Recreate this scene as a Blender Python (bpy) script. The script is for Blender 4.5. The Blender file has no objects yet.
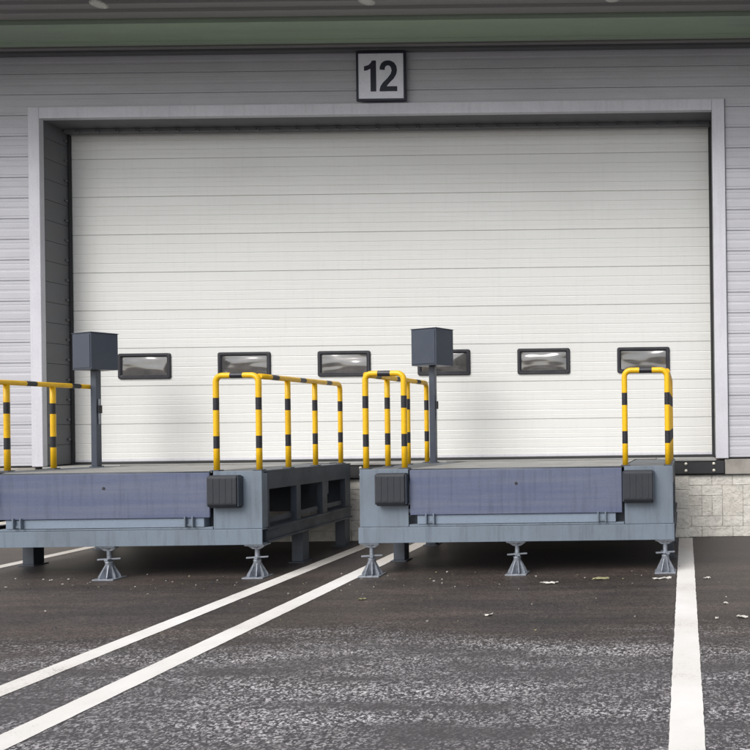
import bpy, bmesh, math, random
from mathutils import Vector, Matrix
random.seed(7)
R = math.radians
scene = bpy.context.scene
col = scene.collection

# ------------------------------------------------------------------ constants (metres)
EYE = 1.76; F = 757.0; ROLL = 0.0125
WALL_Y = 11.2; DOOR_Y = 11.70
OPX0, OPX1, OPZ = -9.46, 0.45, 6.29     # door opening in the facade
SILL = 1.155
SOFFIT = 7.26

# ------------------------------------------------------------------ materials
def new_mat(name):
    m = bpy.data.materials.new(name); m.use_nodes = True
    nt = m.node_tree; b = nt.nodes['Principled BSDF']
    return m, nt, b
def N(nt, t, **kw):
    n = nt.nodes.new(t)
    for k, v in kw.items(): setattr(n, k, v)
    return n
def noise(nt, scale, detail=4, rough=.55, vec=None, sc3=None):
    n = N(nt, 'ShaderNodeTexNoise'); n.inputs['Scale'].default_value = scale
    n.inputs['Detail'].default_value = detail; n.inputs['Roughness'].default_value = rough
    if vec is None:
        g = N(nt, 'ShaderNodeNewGeometry'); vec = g.outputs['Position']
    if sc3:
        mp = N(nt, 'ShaderNodeMapping'); mp.inputs['Scale'].default_value = sc3
        nt.links.new(vec, mp.inputs['Vector']); vec = mp.outputs['Vector']
    nt.links.new(vec, n.inputs['Vector'])
    return n.outputs['Fac']
def ramp(nt, fac, stops):
    r = N(nt, 'ShaderNodeValToRGB')
    e = r.color_ramp.elements
    while len(e) < len(stops): e.new(.5)
    for i, (p, c) in enumerate(stops):
        e[i].position = p
        e[i].color = (c, c, c, 1) if isinstance(c, (int, float)) else (*c, 1)
    nt.links.new(fac, r.inputs['Fac'])
    return r.outputs['Color']
def mix(nt, fac, a, b, blend='MIX'):
    m = N(nt, 'ShaderNodeMix', data_type='RGBA', blend_type=blend)
    for sock, v in ((m.inputs['Factor'], fac), (m.inputs['A'], a), (m.inputs['B'], b)):
        if isinstance(v, (int, float)): sock.default_value = v
        elif isinstance(v, tuple): sock.default_value = (*v, 1)
        else: nt.links.new(v, sock)
    return m.outputs['Result']
def bump(nt, b, h, strength=.3, dist=.01):
    n = N(nt, 'ShaderNodeBump'); n.inputs['Strength'].default_value = strength
    n.inputs['Distance'].default_value = dist
    nt.links.new(h, n.inputs['Height']); nt.links.new(n.outputs['Normal'], b.inputs['Normal'])
def weathered(name, base, dirt, amount=.5, rough=.5, metal=0, scale=2.5, sc3=None, bump_s=.05, spec=.5, fine=60, runs=0):
    """paint / metal with soft blotches of dirt and a fine grain"""
    m, nt, b = new_mat(name)
    f1 = noise(nt, scale, 6, .65, sc3=sc3)
    f = ramp(nt, f1, [(.42, 0), (.72, amount)])
    c = mix(nt, f, base, dirt)
    f2 = noise(nt, fine, 3)
    if runs:
        rf = noise(nt, 5.0, 5, .7, sc3=(3.2, 3.2, .22)); rr_ = ramp(nt, rf, [(.50, 1.0), (.74, 1-runs)])
        c = mix(nt, 1.0, c, rr_, 'MULTIPLY')
        sp = noise(nt, 22, 6, .75); sr = ramp(nt, sp, [(.68, 0), (.73, min(.8, runs*2.2))]); c = mix(nt, sr, c, (.07, .05, .04))
    g = ramp(nt, f2, [(.3, .93), (.7, 1.04)])
    c = mix(nt, 1.0, c, g, 'MULTIPLY')
    nt.links.new(c, b.inputs['Base Color'])
    b.inputs['Metallic'].default_value = metal
    r = ramp(nt, f1, [(.35, rough * .85), (.7, min(1, rough * 1.25))])
    nt.links.new(r, b.inputs['Roughness'])
    b.inputs['Specular IOR Level'].default_value = spec
    bump(nt, b, f2, bump_s, .004)
    return m

M = {}
M['cladding'] = weathered('cladding', (.50, .50, .535), (.38, .38, .41), .5, .45, scale=.7, sc3=(1, 1, 2.2))
M['trim'] = weathered('trim', (.60, .60, .645), (.42, .42, .46), .35, .4, scale=1.3, runs=.12)
M['door'] = weathered('door', (.69, .695, .675), (.64, .635, .61), .5, .42, scale=.8, sc3=(.5, 1, 1.4), fine=120, runs=.035)
M['jamb'] = weathered('jamb', (.125, .13, .14), (.17, .165, .16), .5, .5, scale=3)
M['rubber'] = weathered('rubber', (.022, .023, .026), (.06, .06, .06), .4, .7, scale=6)
M['bumper_rubber'] = weathered('bumper_rubber', (.020, .024, .032), (.045, .047, .052), .6, .65, scale=5, bump_s=.3)
M['steel_blue'] = weathered('steel_blue', (.165, .205, .255), (.105, .125, .145), .6, .42, scale=2.2, sc3=(1, 1, .6), fine=90, runs=.30)
M['lip_blue'] = weathered('lip_blue', (.095, .115, .190), (.145, .158, .210), .8, .40, scale=1.6, sc3=(.25, 1, 7), bump_s=.08, runs=.25)
M['ledge_blue'] = weathered('ledge_blue', (.20, .25, .32), (.16, .19, .24), .5, .45, scale=3)
M['frame_dark'] = weathered('frame_dark', (.050, .062, .082), (.03, .033, .04), .6, .5, scale=3)
M['deck'] = weathered('deck', (.30, .30, .29), (.20, .185, .165), .7, .6, scale=2.5, bump_s=.2)
M['deck_side'] = weathered('deck_side', (.09, .11, .13), (.12, .105, .09), .7, .6, scale=3, bump_s=.2)
M['yellow'] = weathered('yellow', (.86, .50, .004), (.60, .33, .01), .45, .35, scale=9)
M['black_paint'] = weathered('black_paint', (.016, .017, .024), (.04, .04, .045), .4, .38, scale=8)
M['galv'] = weathered('galv', (.33, .36, .41), (.15, .16, .18), .9, .42, metal=.35, scale=14, bump_s=.2)
M['box_paint'] = weathered('box_paint', (.048, .060, .085), (.07, .08, .10), .5, .42, scale=4)
M['green'] = weathered('green', (.33, .42, .31), (.27, .33, .27), .6, .55, scale=1.2, sc3=(.4, 3, 1))
M['soffit'] = weathered('soffit', (.25, .25, .245), (.25, .25, .235), .5, .6, scale=1.0, sc3=(.4, 3, 1))
M['concrete'] = weathered('concrete', (.33, .31, .28), (.20, .185, .17), .8, .8, scale=4, bump_s=.4)
M['mortar'] = weathered('mortar', (.42, .39, .34), (.30, .27, .23), .6, .85, scale=5, bump_s=.4)
M['bolt'] = weathered('bolt', (.72, .69, .60), (.4, .36, .28), .4, .35, metal=.4, scale=20)
M['white'] = weathered('white', (.84, .85, .93), (.70, .72, .80), .6, .45, scale=5)
M['navy'] = weathered('navy', (.014, .017, .035), (.03, .03, .05), .4, .45, scale=6)
M['lamp_metal'] = weathered('lamp_metal', (.5, .5, .48), (.35, .35, .33), .4, .35, metal=.5, scale=8)
M['opal'] = weathered('opal', (.50, .50, .46), (.7, .7, .62), .3, .25, scale=8)
M['paper'] = weathered('paper', (.60, .58, .53), (.32, .29, .25), .8, .8, scale=30)
M['leaf'] = weathered('leaf', (.30, .29, .16), (.16, .13, .08), .6, .8, scale=30)

# window pane: dark acrylic that mirrors the yard
m, nt, b = new_mat('pane')
f = noise(nt, 3.0, 3); c = ramp(nt, f, [(.3, (.045, .043, .041)), (.75, (.11, .105, .10))])
nt.links.new(c, b.inputs['Base Color']); b.inputs['Roughness'].default_value = .10
b.inputs['IOR'].default_value = 2.2
f2 = noise(nt, 2.6, 1, sc3=(.7, 1, 2.4)); bump(nt, b, f2, .42, .08)
M['pane'] = m

# stone cladding of the plinth: carved striations, block-to-block tint
m, nt, b = new_mat('ashlar')
geo = N(nt, 'ShaderNodeNewGeometry')
c = ramp(nt, geo.outputs['Random Per Island'], [(0, (.62, .59, .53)), (.5, (.70, .675, .62)), (1, (.66, .63, .57))])
f = noise(nt, 9, 6, .7); d = ramp(nt, f, [(.40, 1.0), (.75, .72)])
c = mix(nt, 1.0, c, d, 'MULTIPLY'); nt.links.new(c, b.inputs['Base Color'])
b.inputs['Roughness'].default_value = .85
w = N(nt, 'ShaderNodeTexWave', wave_type='RINGS'); w.inputs['Scale'].default_value = 9; w.inputs['Distortion'].default_value = 6
w.inputs['Detail'].default_value = 2; w.inputs['Detail Scale'].default_value = 1.6
nt.links.new(geo.outputs['Position'], w.inputs['Vector'])
h = mix(nt, .35, w.outputs['Fac'], noise(nt, 45, 4)); bump(nt, b, h, .7, .012)
M['ashlar'] = m

# asphalt: damp and smooth by the wall, dry and open-grained towards the camera
m, nt, b = new_mat('asphalt')
geo = N(nt, 'ShaderNodeNewGeometry'); sep = N(nt, 'ShaderNodeSeparateXYZ')
nt.links.new(geo.outputs['Position'], sep.inputs[0])
big = noise(nt, .55, 5, .6, sc3=(.45, 1, 1))
mth = N(nt, 'ShaderNodeMath', operation='MULTIPLY_ADD'); mth.inputs[1].default_value = 4.2
nt.links.new(big, mth.inputs[0]); nt.links.new(sep.outputs['Y'], mth.inputs[2])
mr = N(nt, 'ShaderNodeMapRange'); mr.inputs['From Min'].default_value = 6.5; mr.inputs['From Max'].default_value = 9.6
mr.interpolation_type = 'SMOOTHSTEP'
nt.links.new(mth.outputs[0], mr.inputs['Value']); damp = mr.outputs['Result']
patch = noise(nt, 1.1, 6, .65, sc3=(.5, 1.6, 1))
tone_d = ramp(nt, patch, [(.32, (.034, .029, .027)), (.55, (.056, .045, .039)), (.75, (.085, .066, .055))])
vor = N(nt, 'ShaderNodeTexVoronoi'); vor.inputs['Scale'].default_value = 80; vor.inputs['Randomness'].default_value = 1
nt.links.new(geo.outputs['Position'], vor.inputs['Vector'])
vs = N(nt, 'ShaderNodeSeparateColor'); nt.links.new(vor.outputs['Color'], vs.inputs['Color'])
clump = noise(nt, 24, 4, .7)
va = N(nt, 'ShaderNodeMath', operation='MULTIPLY_ADD'); va.inputs[1].default_value = .72
cl2 = N(nt, 'ShaderNodeMath', operation='MULTIPLY_ADD'); cl2.inputs[1].default_value = .7; cl2.inputs[2].default_value = -.16
nt.links.new(clump, cl2.inputs[0]); nt.links.new(vs.outputs[0], va.inputs[0]); nt.links.new(cl2.outputs[0], va.inputs[2])
grain = va.outputs[0]
stone = ramp(nt, grain, [(.25, (.030, .028, .031)), (.50, (.070, .066, .070)), (.68, (.21, .20, .205)), (.90, (.60, .58, .59))])
grain2 = noise(nt, 110, 3, .6)
fineg = ramp(nt, grain2, [(.35, .78), (.68, 1.25)])
# near the camera the matrix has worn off in streaks, showing more or less pale stone
wear = ramp(nt, noise(nt, 1.6, 5, .6, sc3=(.35, 1.7, 1)), [(.40, .12), (.62, .95)])
dry = mix(nt, wear, (.062, .057, .060), stone)
dampc = mix(nt, 1.0, tone_d, fineg, 'MULTIPLY')
dg = ramp(nt, grain, [(.22, .62), (.55, 1.0), (.80, 1.9)]); dampc = mix(nt, .85, dampc, dg, 'MULTIPLY')
strk = ramp(nt, noise(nt, 1.7, 6, .7, sc3=(.3, 3.2, 1)), [(.35, .66), (.6, 1.08)]); dampc = mix(nt, 1.0, dampc, strk, 'MULTIPLY')
grit = ramp(nt, noise(nt, 38, 3, .6), [(.66, 0), (.74, .45)])
dampc = mix(nt, grit, dampc, (.24, .22, .20))
dm = N(nt, 'ShaderNodeMath', operation='MULTIPLY'); dm.inputs[1].default_value = 2.3; nt.links.new(damp, dm.inputs[0])
ds = N(nt, 'ShaderNodeMath', operation='SUBTRACT', use_clamp=True); nt.links.new(dm.outputs[0], ds.inputs[0]); nt.links.new(grain, ds.inputs[1])
c = mix(nt, ds.outputs[0], dry, dampc)
# shade from the dock fronts back to the wall, painted into the asphalt colour
shade_band = N(nt, 'ShaderNodeMapRange'); shade_band.inputs['From Min'].default_value = 8.55; shade_band.inputs['From Max'].default_value = 9.5
nt.links.new(sep.outputs['Y'], shade_band.inputs['Value'])
shade_mix = N(nt, 'ShaderNodeMath', operation='MULTIPLY'); shade_mix.inputs[1].default_value = .62
nt.links.new(shade_band.outputs['Result'], shade_mix.inputs[0])
c = mix(nt, shade_mix.outputs[0], c, (.035, .03, .032))
nt.links.new(c, b.inputs['Base Color'])
rr = ramp(nt, damp, [(0, .85), (1, .52)]); nt.links.new(rr, b.inputs['Roughness'])
hs = mix(nt, damp, grain, grain2)
bn = N(nt, 'ShaderNodeBump'); bn.inputs['Distance'].default_value = .006
bs = ramp(nt, damp, [(0, .5), (1, .35)])
nt.links.new(bs, bn.inputs['Strength']); nt.links.new(hs, bn.inputs['Height']); nt.links.new(bn.outputs['Normal'], b.inputs['Normal'])
M['asphalt'] = m

# road paint with worn specks that follow the stone
m, nt, b = new_mat('road_paint')
f = noise(nt, 70, 5, .7); big = noise(nt, 1.2, 5, .6)
s = N(nt, 'ShaderNodeMath', operation='ADD'); nt.links.new(f, s.inputs[0]); nt.links.new(big, s.inputs[1])
k = ramp(nt, s.outputs[0], [(.0, 0), (1.0, 1)])
mrn = N(nt, 'ShaderNodeMapRange'); mrn.inputs['From Min'].default_value = 1.16; mrn.inputs['From Max'].default_value = 1.34
nt.links.new(s.outputs[0], mrn.inputs['Value'])
base = ramp(nt, big, [(.3, (.80, .79, .77)), (.7, (.66, .63, .59))])
c = mix(nt, mrn.outputs['Result'], base, (.14, .12, .11))
# stained far ends, with the platforms' shade painted into their colour
geo = N(nt, 'ShaderNodeNewGeometry'); sep = N(nt, 'ShaderNodeSeparateXYZ'); nt.links.new(geo.outputs['Position'], sep.inputs[0])
w1 = N(nt, 'ShaderNodeMapRange'); w1.inputs['From Min'].default_value = 8.6; w1.inputs['From Max'].default_value = 10.6; w1.inputs['To Max'].default_value = .55
nt.links.new(sep.outputs['Y'], w1.inputs['Value'])
c = mix(nt, w1.outputs['Result'], c, (.30, .27, .24))
nt.links.new(c, b.inputs['Base Color']); b.inputs['Roughness'].default_value = .6; bump(nt, b, f, .4, .004)
M['road_paint'] = m

# ------------------------------------------------------------------ mesh helpers
class MB:
    def __init__(s): s.bm = bmesh.new(); s.mats = []
    def _mi(s, m):
        if m not in s.mats: s.mats.append(m)
        return s.mats.index(m)
    def poly(s, pts, mat):
        f = s.bm.faces.new([s.bm.verts.new(p) for p in pts]); f.material_index = s._mi(mat); return f
    def box(s, x0, x1, y0, y1, z0, z1, mat, bev=0, rot=None):
        x0, x1 = sorted((x0, x1)); y0, y1 = sorted((y0, y1)); z0, z1 = sorted((z0, z1))
        t = bmesh.new()
        vs = [t.verts.new((x, y, z)) for x in (x0, x1) for y in (y0, y1) for z in (z0, z1)]
        for q in ((0,1,3,2),(4,6,7,5),(0,4,5,1),(2,3,7,6),(0,2,6,4),(1,5,7,3)): t.faces.new([vs[i] for i in q])
        if bev: bmesh.ops.bevel(t, geom=list(t.edges), offset=bev, segments=2, affect='EDGES', profile=.6)
        s._merge(t, mat, rot, False)
    def _merge(s, t, mat, mtx=None, smooth=False):
        mi = s._mi(mat)
        if mtx is not None: bmesh.ops.transform(t, matrix=mtx, verts=t.verts)
        bmesh.ops.recalc_face_normals(t, faces=t.faces)
        mp = {v: s.bm.verts.new(v.co) for v in t.verts}
        for f in t.faces:
            n = s.bm.faces.new([mp[v] for v in f.verts]); n.material_index = mi; n.smooth = smooth
        t.free()
    def prism(s, pts2, axis, a0, a1, mat, bev=0):
        """extrude a 2-D outline along an axis; pts2 are the two other coordinates in xyz order"""
        t = bmesh.new()
        def P(p, a):
            l = list(p); l.insert('xyz'.index(axis), a); return l
        v0 = [t.verts.new(P(p, a0)) for p in pts2]; v1 = [t.verts.new(P(p, a1)) for p in pts2]
        n = len(pts2)
        t.faces.new(v0); t.faces.new(v1[::-1])
        for i in range(n): t.faces.new([v0[i], v0[(i+1) % n], v1[(i+1) % n], v1[i]])
        bmesh.ops.recalc_face_normals(t, faces=t.faces)
        if bev: bmesh.ops.bevel(t, geom=list(t.edges), offset=bev, segments=2, affect='EDGES', profile=.6)
        bmesh.ops.triangulate(t, faces=[f for f in t.faces if len(f.verts) > 4])
        s._merge(t, mat)
    def lathe(s, prof, mat, c=(0, 0, 0), seg=20, smooth=True, mtx=None):
        t = bmesh.new(); rings = []
        for r, z in prof:
            rings.append([t.verts.new((c[0] + r*math.cos(2*math.pi*k/seg), c[1] + r*math.sin(2*math.pi*k/seg), c[2] + z)) for k in range(seg)])
        for a, b_ in zip(rings, rings[1:]):
            for k in range(seg): t.faces.new([a[k], a[(k+1) % seg], b_[(k+1) % seg], b_[k]])
        t.faces.new(rings[0]); t.faces.new(rings[-1][::-1])
        s._merge(t, mat, mtx, smooth)
    def tube(s, pts, r, segs, mat_at, seg=14):
        """tube through points; mat_at(i) gives the paint of section i"""
        pts = [Vector(p) for p in pts]; rings = []
        n = len(pts); up = None
        for i, p in enumerate(pts):
            d = (pts[min(i+1, n-1)] - pts[max(i-1, 0)]).normalized()
            if up is None: up = d.orthogonal().normalized()
            up = (up - d * up.dot(d)).normalized(); sd = d.cross(up)
            rings.append([s.bm.verts.new(p + (up*math.cos(2*math.pi*k/seg) + sd*math.sin(2*math.pi*k/seg))*r) for k in range(seg)])
        for i in range(n-1):
            mi = s._mi(mat_at(i))
            for k in range(seg):
                f = s.bm.faces.new([rings[i][k], rings[i][(k+1) % seg], rings[i+1][(k+1) % seg], rings[i+1][k]])
                f.smooth = True; f.material_index = mi
        for rg, m_ in ((rings[0][::-1], mat_at(0)), (rings[-1], mat_at(n-2))):
            f = s.bm.faces.new(rg); f.material_index = s._mi(m_)
    def strip(s, prof, x0, x1, mat):
        """(y,z) profile swept along x"""
        mi = s._mi(mat)
        a = [s.bm.verts.new((x0, y, z)) for y, z in prof]; b_ = [s.bm.verts.new((x1, y, z)) for y, z in prof]
        for i in range(len(prof)-1):
            f = s.bm.faces.new([a[i], b_[i], b_[i+1], a[i+1]]); f.material_index = mi
    def build(s, name, parent=None, loc=None):
        me = bpy.data.meshes.new(name); s.bm.normal_update(); s.bm.to_mesh(me); s.bm.free()
        for m_ in s.mats: me.materials.append(M[m_])
        o = bpy.data.objects.new(name, me); col.objects.link(o)
        if loc: o.location = loc
        if parent: o.parent = parent
        return o
def empty(name, loc, rz=0):
    o = bpy.data.objects.new(name, None); col.objects.link(o); o.location = loc; o.rotation_euler.z = rz
    o.empty_display_size = .2
    return o
def tag(o, label=None, cat=None, group=None, kind=None):
    if label: o['label'] = label
    if cat: o['category'] = cat
    if group: o['group'] = group
    if kind: o['kind'] = kind
    return o
def copy_tree(o, parent=None, kids=None):
    if kids is None:
        kids = {}
        for q in bpy.data.objects:
            if q.parent: kids.setdefault(q.parent.name, []).append(q)
    c = o.copy(); col.objects.link(c); c.parent = parent
    for ch in kids.get(o.name, []): copy_tree(ch, c, kids)
    return c

# ------------------------------------------------------------------ ground and markings
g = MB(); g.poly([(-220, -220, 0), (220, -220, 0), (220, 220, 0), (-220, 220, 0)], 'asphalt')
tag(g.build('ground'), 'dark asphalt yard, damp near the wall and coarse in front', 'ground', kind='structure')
def line(xa, xb, y0, y1, label):
    g = MB(); n = 60; mi = g._mi('road_paint'); rnd = random.Random(label)
    n = 240; L = []
    for i in range(n+1):
        y = y0 + (y1-y0)*i/n
        L.append((g.bm.verts.new((xa + rnd.uniform(-.0025, .0025), y, .004)), g.bm.verts.new((xb + rnd.uniform(-.0025, .0025), y, .004))))
    for (a, b_), (c, d) in zip(L, L[1:]): g.bm.faces.new([a, b_, d, c])
    tag(g.build('parking_line'), label, 'road marking', 'white lines painted on the yard', 'structure')
line(-4.665, -4.475, -2, 11.10, 'white line passing the right side of the left dock platform')
line(-3.925, -3.72, -2, 11.10, 'white line running behind the left jack of the right platform')
line(-.11, .088, -2, 11.10, 'white line right of the right platform, straight down the picture')
line(-8.70, -8.52, -2, 11.10, 'white line under the left end of the left platform')

# ------------------------------------------------------------------ warehouse
BX0, BX1, BTOP = -17.0, 9.0, 9.4
wh = tag(empty('warehouse', (0, 0, 0)), 'grey warehouse front of horizontal metal cladding over a pale stone plinth', 'building')
def clad_profile(z0, z1, y, p=.305, zref=1.17):
    pr = [(y, z0)]
    k0 = math.floor((z0 - zref)/p)
    z = zref + k0*p
    items = []
    while z < z1 + p:
        items += [(z-.007, 0), (z-.005, .016), (z+.005, .016), (z+.008, 0),      # deep joint
                  (z+.034, 0), (z+.037, .004), (z+.042, .004), (z+.046, 0),       # thin bead beside it
                  (z+.13, 0), (z+.142, .0035), (z+.165, .0035), (z+.177, 0),      # shallow pressing
                  (z+.235, 0), (z+.243, .0025), (z+.252, .0025), (z+.26, 0)]
        z += p
    for zz, d in items:
        if z0 + .001 < zz < z1 - .001: pr.append((y + d, zz))
    pr.append((y, z1)); return pr
c = MB()
c.strip(clad_profile(1.17, OPZ, WALL_Y), BX0, OPX0 - .02, 'cladding')
c.strip(clad_profile(1.17, OPZ, WALL_Y), OPX1 + .02, BX1, 'cladding')
c.strip(clad_profile(OPZ, BTOP, WALL_Y), BX0, BX1, 'cladding')
cl = c.build('cladding', wh)
# body of the building behind the sheets
c = MB()
c.box(BX0, BX0+.2, WALL_Y+.02, WALL_Y+14, 0, BTOP, 'cladding'); c.box(BX1-.2, BX1, WALL_Y+.02, WALL_Y+14, 0, BTOP, 'cladding')
c.box(BX0+.2, BX1-.2, WALL_Y+13.8, WALL_Y+14, 0, BTOP, 'cladding')
c.build('wall', wh)
c = MB(); c.box(BX0-.1, BX1+.1, WALL_Y-.06, WALL_Y+14.1, BTOP, BTOP+.25, 'soffit', .02); c.build('roof', wh)
c = MB(); c.box(BX0+.22, BX1-.22, WALL_Y+.14, WALL_Y+13.7, .9, SILL-.006, 'concrete'); c.build('floor_slab', wh)
# stone plinth
c = MB(); cell = .1525; y0 = WALL_Y + .02
nx = int((BX1-BX0)/cell); nz = 6
used = [[False]*nz for _ in range(nx)]
rnd = random.Random(3)
for i in range(nx):
    for j in range(nz):
        if used[i][j]: continue
        opts = [(2, 1), (1, 2), (2, 2), (2, 1), (3, 1), (1, 3), (1, 2), (3, 2), (2, 3)]
        rnd.shuffle(opts); opts.append((1, 1))
        for w_, h_ in opts:
            if i+w_ <= nx and j+h_ <= nz and not any(used[a][b_] for a in range(i, i+w_) for b_ in range(j, j+h_)): break
        for a in range(i, i+w_):
            for b_ in range(j, j+h_): used[a][b_] = True
        xa = BX0 + i*cell; dp = rnd.uniform(0, .008)
        c.box(xa+.0025, xa+w_*cell-.0025, y0-.022-dp*.6, y0+.012, j*cell+.0025, (j+h_)*cell-.0025, 'ashlar', .004)
pl = c.build('stone_plinth', wh)
c = MB(); c.box(BX0, BX1, y0-.010, y0+.1, 0, .917, 'mortar'); c.build('mortar_bed', pl)
c = MB()
for j, (za, zb) in enumerate(((0, .13), (.135, .42), (.425, .70), (.705, .916))):
    c.box(-.235, .045, y0-.046, y0+.02, za, zb, 'ashlar', .005)
c.build('stone_pilaster', pl)
# ledge and edge plate below the door
c = MB(); c.box(OPX1+.13, BX1, WALL_Y-.035, WALL_Y+.1, .925, 1.145, 'concrete', .006); c.box(BX0, OPX0-.13, WALL_Y-.035, WALL_Y+.1, .925, 1.145, 'concrete', .006)
c.box(BX0, BX1, WALL_Y-.045, WALL_Y+.06, .918, .9235, 'rubber')
c.build('ledge', wh)
c = MB(); c.box(OPX0-.12, OPX1+.12, WALL_Y-.06, WALL_Y+.1, .935, 1.125, 'rubber', .008)
ep = c.build('edge_plate', wh)
c = MB(); c.box(OPX0+.004, OPX1-.004, WALL_Y-.075, DOOR_Y+.02, 1.128, SILL, 'deck', .004)
c.build('sill', wh)
def bolt_mesh(r=.022):
    t = MB(); t.lathe([(r, 0), (r, .012), (r*.6, .014), (r*.5, .022), (.002, .024)], 'bolt', seg=8, smooth=False, mtx=Matrix.Rotation(R(90), 4, 'X'))
    return t
b0 = None
for bx in (-4.66, -4.40, -.03, .005, .36, .42):
    pass
for bx in (-4.78, -4.40, .005, .415):
    for bz in (.985, 1.085):
        if b0 is None:
            b0 = bolt_mesh().build('bolt', ep); o = b0
        else:
            o = b0.copy(); col.objects.link(o); o.parent = ep
        o.location = (bx, WALL_Y-.061, bz)
# trim round the opening
c = MB(); T = .165; yf = WALL_Y-.055
c.box(OPX0-T, OPX0, yf, WALL_Y+.03, 1.16, OPZ+T, 'trim', .008)
c.box(OPX1, OPX1+T+.02, yf, WALL_Y+.03, 1.16, OPZ+T, 'trim', .008)
c.box(OPX0+.001, OPX1-.001, yf, WALL_Y+.03, OPZ, OPZ+T, 'trim', .008)
c.box(OPX0-T-.012, OPX0-T-.001, yf+.03, WALL_Y+.01, 1.165, OPZ+T+.01, 'jamb')
c.box(OPX1+T+.021, OPX1+T+.032, yf+.03, WALL_Y+.01, 1.165, OPZ+T+.01, 'jamb')
fr = c.build('door_frame', wh)
# reveals
c = MB()
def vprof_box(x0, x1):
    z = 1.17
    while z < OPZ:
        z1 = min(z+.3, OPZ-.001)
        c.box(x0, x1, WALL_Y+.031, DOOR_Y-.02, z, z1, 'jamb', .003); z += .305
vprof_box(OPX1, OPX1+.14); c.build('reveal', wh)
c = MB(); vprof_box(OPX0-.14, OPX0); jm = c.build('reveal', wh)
c = MB(); c.box(OPX0-.13, OPX1+.13, WALL_Y+.031, DOOR_Y-.02, OPZ+.001, OPZ+.14, 'jamb'); 
c.box(OPX0+.02, OPX1-.02, DOOR_Y-.14, DOOR_Y-.05, OPZ-.055, OPZ, 'jamb', .006)
lt = c.build('lintel', wh)
# clips along reveal and lintel
def clip():
    t = MB(); t.box(-.022, .022, -.02, .02, -.014, .014, 'jamb', .004); t.box(-.01, .01, -.028, -.019, -.008, .008, 'rubber', .003); return t
k0 = None; x = OPX0+.25
while x < OPX1-.1:
    if k0 is None: k0 = clip().build('clip', lt); o = k0
    else: o = k0.copy(); col.objects.link(o); o.parent = lt
    o.location = (x, DOOR_Y-.16, OPZ-.05); x += .305
z = 1.55
while z < OPZ-.1:
    o = k0.copy(); col.objects.link(o); o.parent = jm; o.location = (OPX0+.004, DOOR_Y-.09, z); z += .305
# door seals
for xx in (OPX0+.012, OPX1-.028):
    c = MB(); c.box(xx-.011, xx+.024, DOOR_Y-.048, DOOR_Y-.008, SILL+.002, OPZ-.057, 'rubber', .004); c.build('door_seal', wh)

# canopy
CAN_Y = 9.2
c = MB()
c.box(BX0+.5, BX1-.5, CAN_Y, 10.34, SOFFIT+.05, SOFFIT+.32, 'soffit')
c.box(BX0+.5, BX1-.5, 10.341, WALL_Y-.002, SOFFIT+.14, SOFFIT+.32, 'soffit')
y = CAN_Y+.05
while y < 10.25:      # pressed ribs of the lining
    c.prism([(y, SOFFIT+.051), (y+.02, SOFFIT+.012), (y+.085, SOFFIT+.012), (y+.105, SOFFIT+.051)], 'x', BX0+.52, BX1-.52, 'soffit')
    y += .21
cn = c.build('canopy', wh)
c = MB()      # green boxed beam close to the wall with a stepped lower flange
c.prism([(10.36, SOFFIT+.139), (10.36, SOFFIT-.01), (10.56, SOFFIT-.01), (10.565, SOFFIT+.004), (10.86, SOFFIT+.004), (10.865, SOFFIT-.012), (10.96, SOFFIT-.012), (10.96, SOFFIT+.139)],
        'x', BX0+.5, BX1-.5, 'green')
c.build('canopy_beam', cn)
c = MB()
c.box(BX0+.5, BX1-.5, 11.0, 11.07, SOFFIT-.02, SOFFIT+.139, 'soffit', .004); c.box(BX0+.5, BX1-.5, 11.10, WALL_Y-.004, SOFFIT-.045, SOFFIT+.139, 'jamb', .004)
c.build('flashing', cn)
c = MB(); c.box(BX0+.4, BX1-.4, CAN_Y-.09, CAN_Y-.002, SOFFIT-.06, SOFFIT+.42, 'trim', .01); c.build('fascia', cn)

# ------------------------------------------------------------------ sectional door
dr = tag(empty('sectional_door', ((OPX0+OPX1)/2, DOOR_Y, SILL)), 'huge closed white ribbed warehouse door with a row of small windows', 'garage door')
DX = (OPX0+OPX1)/2; hw = (OPX1-OPX0)/2 - .004
S = .585; zb = 1.188 - SILL
for k in range(9):
    z0 = zb + k*S; z1 = z0 + S
    pr = [(.012, z0+.0005), (.012, z0+.004), (0, z0+.008)]
    for q in (1, 2, 3):
        zz = z0 + q*S/4
        pr += [(0, zz-.014), (.0045, zz-.005), (.0045, zz+.001), (0, zz+.004)]
        zz -= S/8
        pr[-4:-4] = [(0, zz-.006), (.0015, zz-.002), (.0015, zz+.001), (0, zz+.004)]
    pr += [(0, z1-.008), (.012, z1-.004), (.012, z1-.0005), (.05, z1-.0005)]
    c = MB(); c.strip(pr, -hw, hw, 'door'); c.poly([(-hw, .05, z0), (hw, .05, z0), (hw, .05, z1), (-hw, .05, z1)], 'door')
    c.build('door_panel', dr)
c = MB(); c.box(-hw, hw, -.012, .05, .0, zb-.002, 'rubber', .005); c.build('bottom_seal', dr)
c = MB(); c.box(-hw+.03, hw-.03, -.004, .002, zb+.010, zb+.045, 'trim', .001); c.build('bottom_rail', dr)
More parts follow.
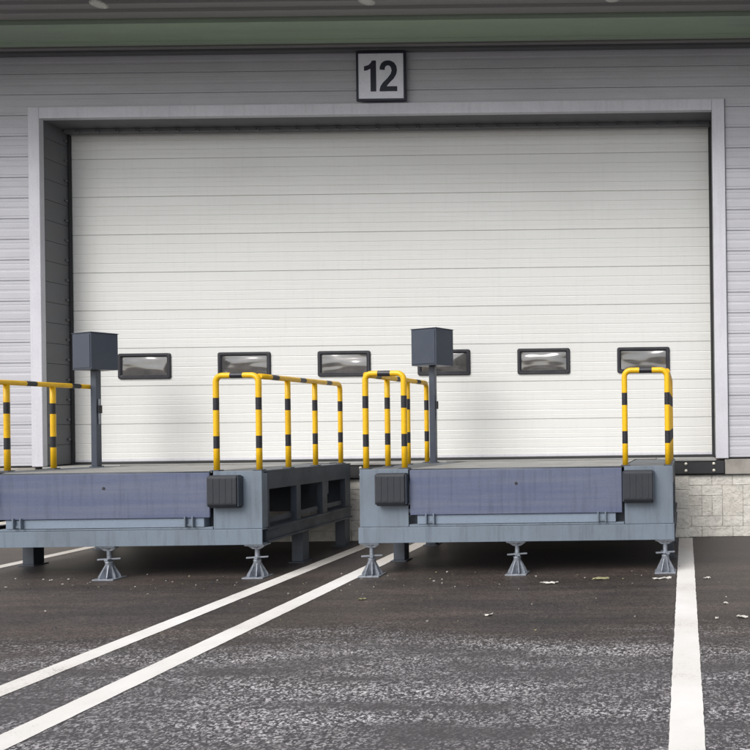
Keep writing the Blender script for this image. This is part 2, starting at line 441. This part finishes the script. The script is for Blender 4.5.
# windows: rounded frame, bulged pane
def rrect(hx, hz, r, n=5):
    pts = []
    for cx, cz, a0 in ((hx-r, hz-r, 0), (-hx+r, hz-r, 90), (-hx+r, -hz+r, 180), (hx-r, -hz+r, 270)):
        for i in range(n+1):
            a = R(a0 + 90*i/n); pts.append((cx + r*math.cos(a), cz + r*math.sin(a)))
    return pts
def win_frame():
    c = MB(); mi = c._mi('black_paint')
    loops = []
    for (hx, hz, r, y) in ((.408, .200, .035, .0), (.404, .196, .032, -.022), (.395, .187, .028, -.028), (.368, .160, .022, -.028), (.348, .142, .016, -.012), (.345, .139, .015, .0)):
        loops.append([c.bm.verts.new((x, y, z)) for x, z in rrect(hx, hz, r)])
    for a, b_ in zip(loops, loops[1:]):
        n = len(a)
        for i in range(n):
            f = c.bm.faces.new([a[i], a[(i+1) % n], b_[(i+1) % n], b_[i]]); f.material_index = mi
    bmesh.ops.recalc_face_normals(c.bm, faces=c.bm.faces)
    return c
def win_pane(seed):
    c = MB(); mi = c._mi('pane'); rn = random.Random(seed)
    nx_, nz_ = 30, 14; ax, az = .356, .150
    ph = rn.uniform(0, 6); am = rn.uniform(.6, 1.2)
    V = []
    for i in range(nx_+1):
        row = []
        for j in range(nz_+1):
            u = -1 + 2*i/nx_; v = -1 + 2*j/nz_
            y = -.0035 - .016*am*(1-u**4)*(1-v*v) + .0016*math.sin(3.1*u+ph)*math.cos(2.4*v+ph*2)*(1-u*u)
            row.append(c.bm.verts.new((u*ax, y, v*az)))
        V.append(row)
    for i in range(nx_):
        for j in range(nz_):
            f = c.bm.faces.new([V[i][j], V[i+1][j], V[i+1][j+1], V[i][j+1]]); f.smooth = True; f.material_index = mi
    return c
w0 = None
for k in range(6):
    wx = -8.335 + k*1.541
    if w0 is None: w0 = win_frame().build('window', dr); o = w0
    else: o = w0.copy(); col.objects.link(o); o.parent = dr
    o.location = (wx - DX, -.001, 2.665 - SILL)
    win_pane(k+2).build('pane', o)

# ------------------------------------------------------------------ sign 12
sg = tag(empty('number_sign', (-4.40, WALL_Y-.075, 6.835)), 'square white sign with dark border reading 12 above the big door', 'sign')
h = .362
c = MB(); c.box(-h+.02, h-.02, -.012, .012, -h+.02, h-.02, 'white'); c.build('sign_panel', sg)
c = MB()
c.box(-h, h, -.022, .018, h-.030, h, 'navy', .003); c.box(-h, h, -.022, .018, -h, -h+.030, 'navy', .003)
c.box(-h, -h+.030, -.0225, .0175, -h+.0305, h-.0305, 'navy', .003); c.box(h-.030, h, -.0225, .0175, -h+.0305, h-.0305, 'navy', .003)
c.build('sign_frame', sg)
U = .00170
def dig(pts): return [((x-345)*U, -(y-318)*U) for x, y in pts]
one = [(303,184),(270,184),(258,204),(240,222),(200,234),(200,272),(230,266),(255,252),(255,450),(303,450)]
two = [(333,450),(333,436),(340,408),(362,376),(402,336),(430,300),(438,272),(432,244),(416,228),(400,226),(386,234),(378,252),(378,266),(335,262),(337,236),(350,208),(374,190),(404,184),(432,188),(460,204),(479,234),(484,268),(477,302),(455,340),(420,374),(396,402),(392,408),(484,408),(484,450)]
for nm, d_ in (('digit', one), ('digit', two)):
    c = MB(); c.prism(dig(d_), 'y', -.017, -.0115, 'navy'); c.build(nm, sg)
for sx in (-.25, .25):
    c = MB(); c.box(sx-.02, sx+.02, .0185, .078, -.2, .34, 'galv', .002); c.build('bracket', sg)

# ------------------------------------------------------------------ canopy lamps
def make_lamp():
    r = empty('canopy_lamp', (0, 0, 0))
    c = MB(); c.lathe([(.05, 0), (.05, -.02), (.012, -.025), (.012, -.13), (.03, -.14), (.05, -.16), (.092, -.195), (.10, -.205), (.095, -.205), (.06, -.17)], 'lamp_metal', seg=24); c.build('housing', r)
    c = MB(); c.lathe([(.088, -.195), (.086, -.207), (.07, -.222), (.04, -.231), (.01, -.234)], 'opal', seg=24); c.build('diffuser', r)
    return r
lm = make_lamp()
LL = [(-7.33, 'left lamp under the canopy, above the left end of the door'), (-3.95, 'middle lamp under the canopy, above the number sign'), (-.86, 'right lamp under the canopy, above the right end of the door')]
for i, (x, lb) in enumerate(LL):
    o = lm if i == 0 else copy_tree(lm)
    o.location = (x, 9.55, SOFFIT+.012); tag(o, 'unlit round ' + lb, 'lamp', 'round lamps under the canopy')

# ------------------------------------------------------------------ dock platform
FY = 8.60; DZF, DZB = 1.222, 1.172; DEPTH = 2.28; HW = 1.78
BZ0, BZ1 = .385, .562            # bottom beam
Zd = lambda y: DZF + (DZB-DZF)*y/DEPTH
B1, B2 = (1.477, 1.62), (1.916, 2.057); RT = 2.312; PR = .0325
def band_z(z0, z1):
    """split points of a vertical post and which pieces are black"""
    zs = [z0] + [v for p in (B1, B2) for v in p if z0 < v < z1] + [z1]
    out = []
    for a, b_ in zip(zs, zs[1:]):
        mid = (a+b_)/2; out.append((a, b_, 'black_paint' if any(p[0] < mid < p[1] for p in (B1, B2)) else 'yellow'))
    return out
def striped(segments, parts):
    """segments: list of (points, material)"""
    pts = []; mats = []
    for pl_, m_ in segments:
        for p in pl_:
            if pts and (Vector(p)-Vector(pts[-1])).length < 1e-6: continue
            if pts: mats.append(m_)
            pts.append(p)
    parts.tube(pts, PR, None, lambda i: mats[i])
def arc(c, r, a0, a1, f, n=7): return [f(c, r, R(a0 + (a1-a0)*i/n)) for i in range(n+1)]
def make_handrail(parent, s):
    """s=-1 left side of platform, +1 right side"""
    xo, xi = s*1.725, s*(1.238 if s > 0 else 1.285); yf_ = .055; rb = .075
    c = MB(); seg = []
    for a, b_, m_ in band_z(Zd(yf_)+.004, RT-rb): seg.append(([(xi, yf_, a), (xi, yf_, b_)], m_))
    d = 1 if xo > xi else -1
    seg.append(([(xi + d*rb*(1-math.cos(t)), yf_, RT-rb + rb*math.sin(t)) for t in [R(90*i/7) for i in range(8)]], 'yellow'))
    xm = (xi+xo)/2
    seg.append(([(xi+d*rb, yf_, RT), (xm-d*.072, yf_, RT)], 'yellow')); seg.append(([(xm-d*.072, yf_, RT), (xm+d*.072, yf_, RT)], 'black_paint'))
    seg.append(([(xm+d*.072, yf_, RT), (xo-d*rb, yf_, RT)], 'yellow'))
    seg.append(([(xo - d*rb*(1-math.sin(t)), yf_, RT-rb + rb*math.cos(t)) for t in [R(90*i/7) for i in range(8)]], 'yellow'))
    for a, b_, m_ in band_z(Zd(yf_)+.004, RT-rb)[::-1]: seg.append(([(xo, yf_, b_), (xo, yf_, a)], m_))
    striped(seg, c)
    for xx in (xi, xo): c.box(xx-.05, xx+.05, yf_-.05, yf_+.05, Zd(yf_)+.001, Zd(yf_)+.012, 'frame_dark', .002)
    hr = c.build('handrail', parent)
    ys = [.69, 1.37, 2.10]
    # side rail bending down into the last post
    c = MB(); seg = []; zt = RT - .012
    prev = yf_ + .02
    for k, y in enumerate(ys):
        mid = (prev + y)/2; end = y if k < 2 else y - rb
        seg += [([(xo, prev, zt), (xo, mid-.075, zt)], 'yellow'), ([(xo, mid-.075, zt), (xo, mid+.075, zt)], 'black_paint'), ([(xo, mid+.075, zt), (xo, end, zt)], 'yellow')]
        prev = y
    y = ys[-1]
    seg.append(([(xo, y - rb*(1-math.sin(t)), zt-rb + rb*math.cos(t)) for t in [R(90*i/7) for i in range(8)]], 'yellow'))
    for a, b_, m_ in band_z(Zd(y)+.004, zt-rb)[::-1]: seg.append(([(xo, y, b_), (xo, y, a)], m_))
    striped(seg, c); c.box(xo-.05, xo+.05, y-.05, y+.05, Zd(y)+.001, Zd(y)+.012, 'frame_dark', .002)
    c.build('side_rail', hr)
    for y in ys[:2]:
        c = MB(); striped([([(xo, y, a), (xo, y, b_)], m_) for a, b_, m_ in band_z(Zd(y)+.004, zt-PR*.6)], c)
        c.box(xo-.05, xo+.05, y-.05, y+.05, Zd(y)+.001, Zd(y)+.012, 'frame_dark', .002)
        c.build('post', hr)

def make_platform():
    r = empty('dock_platform', (0, 0, 0))
    LX = 1.20
    # deck: two dark side strips and a pale centre plate
    for s in (-1, 1):
        c = MB(); xa, xb = s*(LX+.02), s*HW
        x0, x1 = min(xa, xb), max(xa, xb)
        def ps(x0, x1, y0, y1, t, mat, dz=0):
            c.prism([(y0, Zd(y0)-t+dz), (y0, Zd(y0)+dz), (y1, Zd(y1)+dz), (y1, Zd(y1)-t+dz)], 'x', x0, x1, mat)
        ps(x0, x1, .014, DEPTH, .016, 'deck_side')
        c.build('side_deck', r)
    c = MB(); c.prism([(.03, Zd(.03)-.02), (.03, Zd(.03)+.002), (DEPTH-.02, Zd(DEPTH)+.002), (DEPTH-.02, Zd(DEPTH)-.02)], 'x', -LX+.004, LX-.004, 'deck')
    # raised chequer buttons on the plate
    rn = random.Random(1)
    for i in range(30):
        for j in range(22):
            x = -LX+.06 + i*.079; y = .10 + j*.096
            if x > LX-.05 or y > DEPTH-.1: continue
            a = R(45 if (i+j) % 2 else -45); dx, dy = .016*math.cos(a), .016*math.sin(a); px_, py_ = -.004*math.sin(a), .004*math.cos(a)
            zt = Zd(y)+.004
            c.poly([(x-dx-px_, y-dy-py_, zt), (x+dx-px_, y+dy-py_, zt), (x+dx+px_, y+dy+py_, zt), (x-dx+px_, y-dy+py_, zt)], 'deck')
    dk = c.build('deck_plate', r)
    c = MB(); c.prism([(DEPTH-.04, Zd(DEPTH)+.006), (DEPTH-.04, Zd(DEPTH)+.016), (WALL_Y-FY+.10, SILL+.014), (WALL_Y-FY+.10, SILL+.004)], 'x', -LX-.3, LX+.3, 'deck')
    c.build('bridge_plate', r)
    # lip hanging at the front
    c = MB(); c.box(-LX, LX, -.028, -.004, .700, DZF-.016, 'lip_blue', .004)
    c.lathe([(.018, -LX+.01), (.018, LX-.01)], 'frame_dark', c=(0, 0, 0), seg=12, mtx=Matrix.Translation((0, .004, DZF-.018)) @ Matrix.Rotation(R(90), 4, 'Y'))
    lp = c.build('lip', r)
    c = MB(); c.lathe([(.017, 0), (.017, .003), (.014, .0035)], 'rubber', seg=14, mtx=Matrix.Translation((.005, -.0285, 1.045)) @ Matrix.Rotation(R(90), 4, 'X')); c.build('lip_hole', lp)
    # ledge below the lip with keeper brackets
    c = MB(); c.box(-LX+.075, LX-.075, -.010, .10, .592, .694, 'ledge_blue', .004); c.box(-LX-.02, LX+.02, -.002, .08, BZ1+.003, .588, 'steel_blue', .003); lg = c.build('lip_ledge', r)
    for s in (-1, 1):
        c = MB()
        for dx in (0, .085): c.box(s*(.93+dx)-.008, s*(.93+dx)+.008, -.05, -.0105, .597, .716, 'steel_blue', .003)
        c.box(s*.9725-.055, s*.9725+.055, -.022, -.0102, .605, .63, 'steel_blue', .002)
        c.build('lip_keeper', lg)
    # front side panels
    for s in (-1, 1):
        c = MB(); x0, x1 = sorted((s*(LX+.028), s*HW))
        c.box(x0, x1, 0, .012, BZ1+.004, DZF-.001, 'steel_blue', .003)
        c.box(x0, x1, .012, .05, DZF-.07, DZF-.02, 'steel_blue')
        xx = s*(HW-.004); c.box(min(xx, xx-s*.01), max(xx, xx-s*.01), .013, .12, BZ1+.004, DZF-.03, 'steel_blue')
        c.build('front_panel', r)
        # rubber bumper: three upright laminations with cut lower corners, bolted on
        c = MB(); bx = s*1.392; w = .165
        c.prism([(-.004, .805), (-.004, 1.178), (-.095, 1.178), (-.118, 1.155), (-.118, .855), (-.085, .812)], 'x', bx-w, bx+w, 'bumper_rubber', .014)
        for q in (-.105, -.035, .035, .105): c.box(bx+q-.012, bx+q+.012, -.1215, -.110, .87, 1.145, 'bumper_rubber', .0035)
        c.box(bx-w-.012, bx-w-.001, -.100, -.004, .83, 1.165, 'frame_dark', .002); c.box(bx+w+.002, bx+w+.013, -.100, -.004, .83, 1.165, 'frame_dark', .002)
        bp = c.build('bumper', r)
    # bottom beam: channel
    c = MB()
    c.box(-HW-.01, HW+.01, -.024, -.010, BZ0, BZ1, 'steel_blue', .003)
    c.box(-HW-.01, HW+.01, -.0095, .085, BZ0, BZ0+.012, 'steel_blue', .003); c.box(-HW-.01, HW+.01, -.0095, .085, BZ1-.012, BZ1, 'steel_blue', .003)
    c.build('front_beam', r)
    # dark back plate behind the lip
    c = MB(); c.box(-LX-.02, LX+.02, .11, .12, BZ1+.01, DZF-.07, 'frame_dark')
    for x in (-.9, -.3, .3, .9): c.box(x-.04, x+.04, .125, DEPTH-.1, .98, 1.14, 'frame_dark', .004)
    c.box(-HW+.12, HW-.12, DEPTH-.06, DEPTH-.04, .5, 1.12, 'frame_dark'); c.box(-HW+.1, HW-.1, 1.0, 1.1, .42, .56, 'frame_dark', .004)
    c.build('under_frame', r)
    # side trusses
    for s in (-1, 1):
        c = MB(); x0, x1 = sorted((s*(HW-.085), s*(HW-.003)))  # same paint as the front; its shade is put into this darker colour
        c.prism([(.125, 1.0), (.125, DZF-.021), (DEPTH, DZB-.018), (DEPTH, .96)], 'x', x0, x1, 'frame_dark')
        c.box(x0, x1-(0 if s < 0 else 0), .088, DEPTH, BZ0+.004, BZ1-.004, 'frame_dark')
        xw = s*(HW+.001); c.box(min(xw, xw+s*.018), max(xw, xw+s*.018), .088, DEPTH, BZ1-.03, BZ1-.008, 'frame_dark'); c.box(min(xw, xw+s*.018), max(xw, xw+s*.018), .088, DEPTH, BZ0+.008, BZ0+.03, 'frame_dark')
        for (ya, yb) in ((.125, .165), (.78, .88), (1.45, 1.58), (2.12, DEPTH-.001)):
            c.box(x0+.004, x1-.004, ya, yb, BZ1-.003, Zd(ya)-.2, 'frame_dark')
            if 1.4 < ya < 1.5: c.box(x0+.01, x1-.01, 1.581, 1.63, .80, .985, 'frame_dark')
        c.box(x0+.03, x0+.036, .17, DEPTH-.1, .60, .66, 'frame_dark')
        c.build('side_truss', r)
        for ya in (.93, DEPTH-.165):
            c = MB(); cx = s*(HW-.085)
            c.box(cx-.07, cx+.07, ya, ya+.16, .014, BZ0+.003, 'frame_dark', .006); c.box(cx-.10, cx+.10, ya-.03, ya+.19, .0, .013, 'frame_dark', .003)
            c.build('column', r)
    # screw jacks
    for jx in (-HW+.10, -.015, HW-.10):
        c = MB(); jy = .02
        c.box(jx-.11, jx+.11, jy-.02, jy+.14, BZ0-.020, BZ0-.002, 'galv', .004)
        c.prism([(jx-.105, BZ0-.021), (jx+.105, BZ0-.021), (jx+.045, BZ0-.06), (jx-.045, BZ0-.06)], 'y', jy+.03, jy+.06, 'galv')
        c.lathe([(.042, .365), (.034, .345), (.024, .335), (.022, .18), (.03, .175)], 'galv', c=(jx, jy+.05, 0), seg=16)
        z = .185
        while z < .33:      # thread
            c.lathe([(.0235, z), (.0275, z+.004), (.0235, z+.008)], 'galv', c=(jx, jy+.05, 0), seg=12); z += .012
        jk = c.build('jack', r)
        c = MB(); c.lathe([(.03, .215), (.034, .222), (.034, .232), (.03, .24), (.03, .20)], 'galv', c=(jx, jy+.05, 0), seg=12)
        for q in range(4):
            a = R(20+90*q); mt = Matrix.Translation((jx, jy+.05, .228)) @ Matrix.Rotation(a, 4, 'Z')
            c.box(.025, .112, -.017, .017, -.008, .008, 'galv', .003, rot=mt)
        c.build('jack_nut', jk)
        c = MB(); c.box(jx-.12, jx+.12, jy-.06, jy+.16, .0, .014, 'galv', .003)
        c.lathe([(.055, .0145), (.040, .19), (.045, .2), (.028, .201)], 'galv', c=(jx, jy+.05, 0), seg=16)
        for q in range(8):
            mt = Matrix.Translation((jx, jy+.05, .0)) @ Matrix.Rotation(R(22.5+45*q), 4, 'Z')
            t = bmesh.new(); pts = [(.030, .0145), (.108, .0145), (.108, .035), (.040, .165), (.030, .165)]
            v0 = [t.verts.new((a, -.004, b_)) for a, b_ in pts]; v1 = [t.verts.new((a, .004, b_)) for a, b_ in pts]
            t.faces.new(v0); t.faces.new(v1[::-1])
            for i in range(5): t.faces.new([v0[i], v0[(i+1) % 5], v1[(i+1) % 5], v1[i]])
            c._merge(t, 'galv', mt)
        c.build('jack_base', jk)
    make_handrail(r, -1); make_handrail(r, 1)
    return r
p1 = make_platform()
p1.location = (-1.926, FY, 0)
tag(p1, 'right blue grey steel dock platform on screw jacks, ending beside the white line', 'loading platform', 'steel loading platforms below the door')
p2 = copy_tree(p1); p2.location = (-6.597, FY, 0)
p2['label'] = 'left blue grey steel dock platform on screw jacks, cut by the picture edge'

# ------------------------------------------------------------------ control boxes on posts
def make_box_stand():
    r = empty('control_box', (0, 0, 0))
    c = MB(); c.box(-.04, .04, -.045, .045, .012, 1.35, 'box_paint', .006); c.build('post', r)
    c = MB(); c.box(-.06, .06, -.06, .06, 0, .0115, 'box_paint', .003); c.build('base_plate', r)
    a, d = .45, .335
    mt = Matrix.Rotation(R(-25), 4, 'Z')
    c = MB(); c.box(-a/2, a/2, -d/2, d/2, 1.352, 1.855, 'box_paint', .006, rot=mt)
    c.box(-a/2-.008, a/2+.008, -d/2-.008, d/2+.008, 1.856, 1.866, 'box_paint', .003, rot=mt)
    bx = c.build('box', r)
    c = MB(); c.box(-a/2+.02, a/2-.02, -d/2-.008, -d/2-.001, 1.375, 1.835, 'box_paint', .003, rot=mt); c.build('box_door', bx)
    c = MB(); c.box(.05, .066, -.03, .03, .75, .86, 'rubber', .004); c.box(.047, .05, -.02, .02, .60, .95, 'galv'); c.build('switch', r)
    return r
k1 = make_box_stand()
k1.location = (-3.635, FY+2.20, Zd(2.20)+.001)
k1.location = (-3.525, FY+2.0, Zd(2.0)+.001)
tag(k1, 'dark blue grey box on a post at the rear of the right platform', 'control box', 'boxes on posts')
k2 = copy_tree(k1); k2.location = (-8.245, FY+2.0, Zd(2.0)+.001)
k2['label'] = 'dark blue grey box on a post at the rear of the left platform'

# ------------------------------------------------------------------ scraps on the asphalt
def gpt(px, py):
    ui, vi = px-685, py-418
    u = ui - ROLL*vi; v = vi + ROLL*ui
    return EYE*u/v, EYE*F/v
def scrap(px, py, w, d, mat, seed, label, cat='litter', name='paper_scrap'):
    w *= .8; d *= .6; x, y = gpt(px, py); rn = random.Random(seed)
    c = MB(); t = bmesh.new(); nx_, ny_ = 7, 5; V = []
    for i in range(nx_):
        row = []
        for j in range(ny_):
            e = 1 if (i in (0, nx_-1) or j in (0, ny_-1)) else .3
            row.append(t.verts.new(((i/(nx_-1)-.5)*w*rn.uniform(.8, 1.1), (j/(ny_-1)-.5)*d*rn.uniform(.75, 1.1) + .25*d*math.sin(i*.9+seed), .003 + rn.uniform(0, .016))))
        V.append(row)
    for i in range(nx_-1):
        for j in range(ny_-1):
            if rn.random() < .12 and (i in (0, nx_-2)): continue
            t.faces.new([V[i][j], V[i+1][j], V[i+1][j+1], V[i][j+1]])
    r2 = bmesh.ops.extrude_face_region(t, geom=list(t.faces))
    for v in r2['geom']:
        if isinstance(v, bmesh.types.BMVert): v.co.z += .0015
    c._merge(t, mat)
    o = c.build(name, loc=(x, y, 0)); o.rotation_euler.z = rn.uniform(-.3, .3)
    tag(o, label, cat, 'scraps lying on the asphalt')
scrap(549, 583.5, .25, .10, 'paper', 1, 'long torn white paper scrap right of the middle jack, right platform')
scrap(601, 579, .24, .14, 'leaf', 2, 'yellowish dry leaf litter midway between middle and right jacks', 'leaf litter', 'leaf_litter')
scrap(662, 579, .26, .08, 'paper', 3, 'pale flattened scrap just in front of the rightmost jack')
scrap(536, 577, .03, .03, 'paper', 4, 'tiny white crumb close right of the middle jack', name='crumb')
scrap(707, 578.5, .10, .08, 'paper', 5, 'small white scrap just right of the right white line')
scrap(726, 604, .055, .07, 'paper', 6, 'round white scrap further right of the right white line')
scrap(742, 617.5, .14, .10, 'paper', 7, 'curved white scrap nearest the right picture edge')
scrap(717, 619, .035, .05, 'paper', 8, 'tiny white bit left of the curved scrap near the right edge', name='crumb')
scrap(489, 615.5, .09, .07, 'paper', 9, 'lone white scrap on the open asphalt below the middle jack')
scrap(51, 581, .035, .05, 'paper', 10, 'tiny white bit on the ground left of the leftmost jack', name='crumb')
scrap(362, 600, .09, .05, 'leaf', 11, 'small brown leaf below the left jack, right platform', 'leaf litter', 'leaf_litter')

rn = random.Random(11); c = MB()
for i in range(230):
    x = rn.uniform(-9.5, 1.2); y = rn.choice([rn.gauss(8.35, .35), rn.uniform(6.0, 9.0), rn.uniform(11.0, 11.14) if x > -.2 else rn.gauss(8.4, .2)])
    if y > 11.14 or -3.95 < x < -3.70 or -4.68 < x < -4.46: continue
    r_ = rn.uniform(.004, .013) * (.6 if rn.random() < .5 else 1.0)
    pts = [(x + r_*rn.uniform(.6, 1.2)*math.cos(a), y + r_*rn.uniform(.6, 1.2)*math.sin(a)) for a in (0, 1.2, 2.5, 3.7, 5.0)]
    c.prism(pts, 'z', 0.0, r_*rn.uniform(.3, .8) + .001, rn.choice(['concrete', 'concrete', 'paper', 'leaf', 'frame_dark']))
tag(c.build('grit'), 'small grit and stone chips scattered over the asphalt', 'grit', kind='stuff')

# ------------------------------------------------------------------ light
w = bpy.data.worlds.new('World'); scene.world = w; w.use_nodes = True
nt = w.node_tree; bg = nt.nodes['Background']
sky = nt.nodes.new('ShaderNodeTexSky'); sky.sky_type = 'NISHITA'; sky.sun_disc = False
EL, AZ = 46, 205        # azimuth measured clockwise from +Y: the sun stands behind the camera, to the left
sky.sun_elevation = R(EL); sky.sun_rotation = R(AZ); sky.dust_density = 3.0; sky.air_density = 1.0
hsv = nt.nodes.new('ShaderNodeHueSaturation'); hsv.inputs['Saturation'].default_value = .35
nt.links.new(sky.outputs[0], hsv.inputs['Color']); nt.links.new(hsv.outputs[0], bg.inputs['Color'])
bg.inputs['Strength'].default_value = .15
s = bpy.data.lights.new('sun', 'SUN'); s.energy = 1.75; s.angle = R(38); s.color = (1, .97, .93)
so = bpy.data.objects.new('sun', s); col.objects.link(so)
d = Vector((math.sin(R(AZ))*math.cos(R(EL)), math.cos(R(AZ))*math.cos(R(EL)), math.sin(R(EL))))
so.rotation_euler = d.to_track_quat('Z', 'Y').to_euler(); so.location = d*30

# ------------------------------------------------------------------ camera
cd = bpy.data.cameras.new('camera'); co = bpy.data.objects.new('camera', cd); col.objects.link(co)
cd.sensor_width = 36; cd.lens = 36*F/750; cd.shift_x = -(685-375)/750; cd.shift_y = (418-375)/750
cd.clip_end = 1000; cd.clip_start = .05
co.location = (0, 0, EYE); co.rotation_euler = (R(90), ROLL, 0)
scene.camera = co
scene.render.resolution_x = scene.render.resolution_y = 1024
scene.view_settings.view_transform = 'Standard'; scene.view_settings.look = 'None'
scene.view_settings.exposure = 0.30; scene.view_settings.gamma = 1
scene.view_settings.use_curve_mapping = False
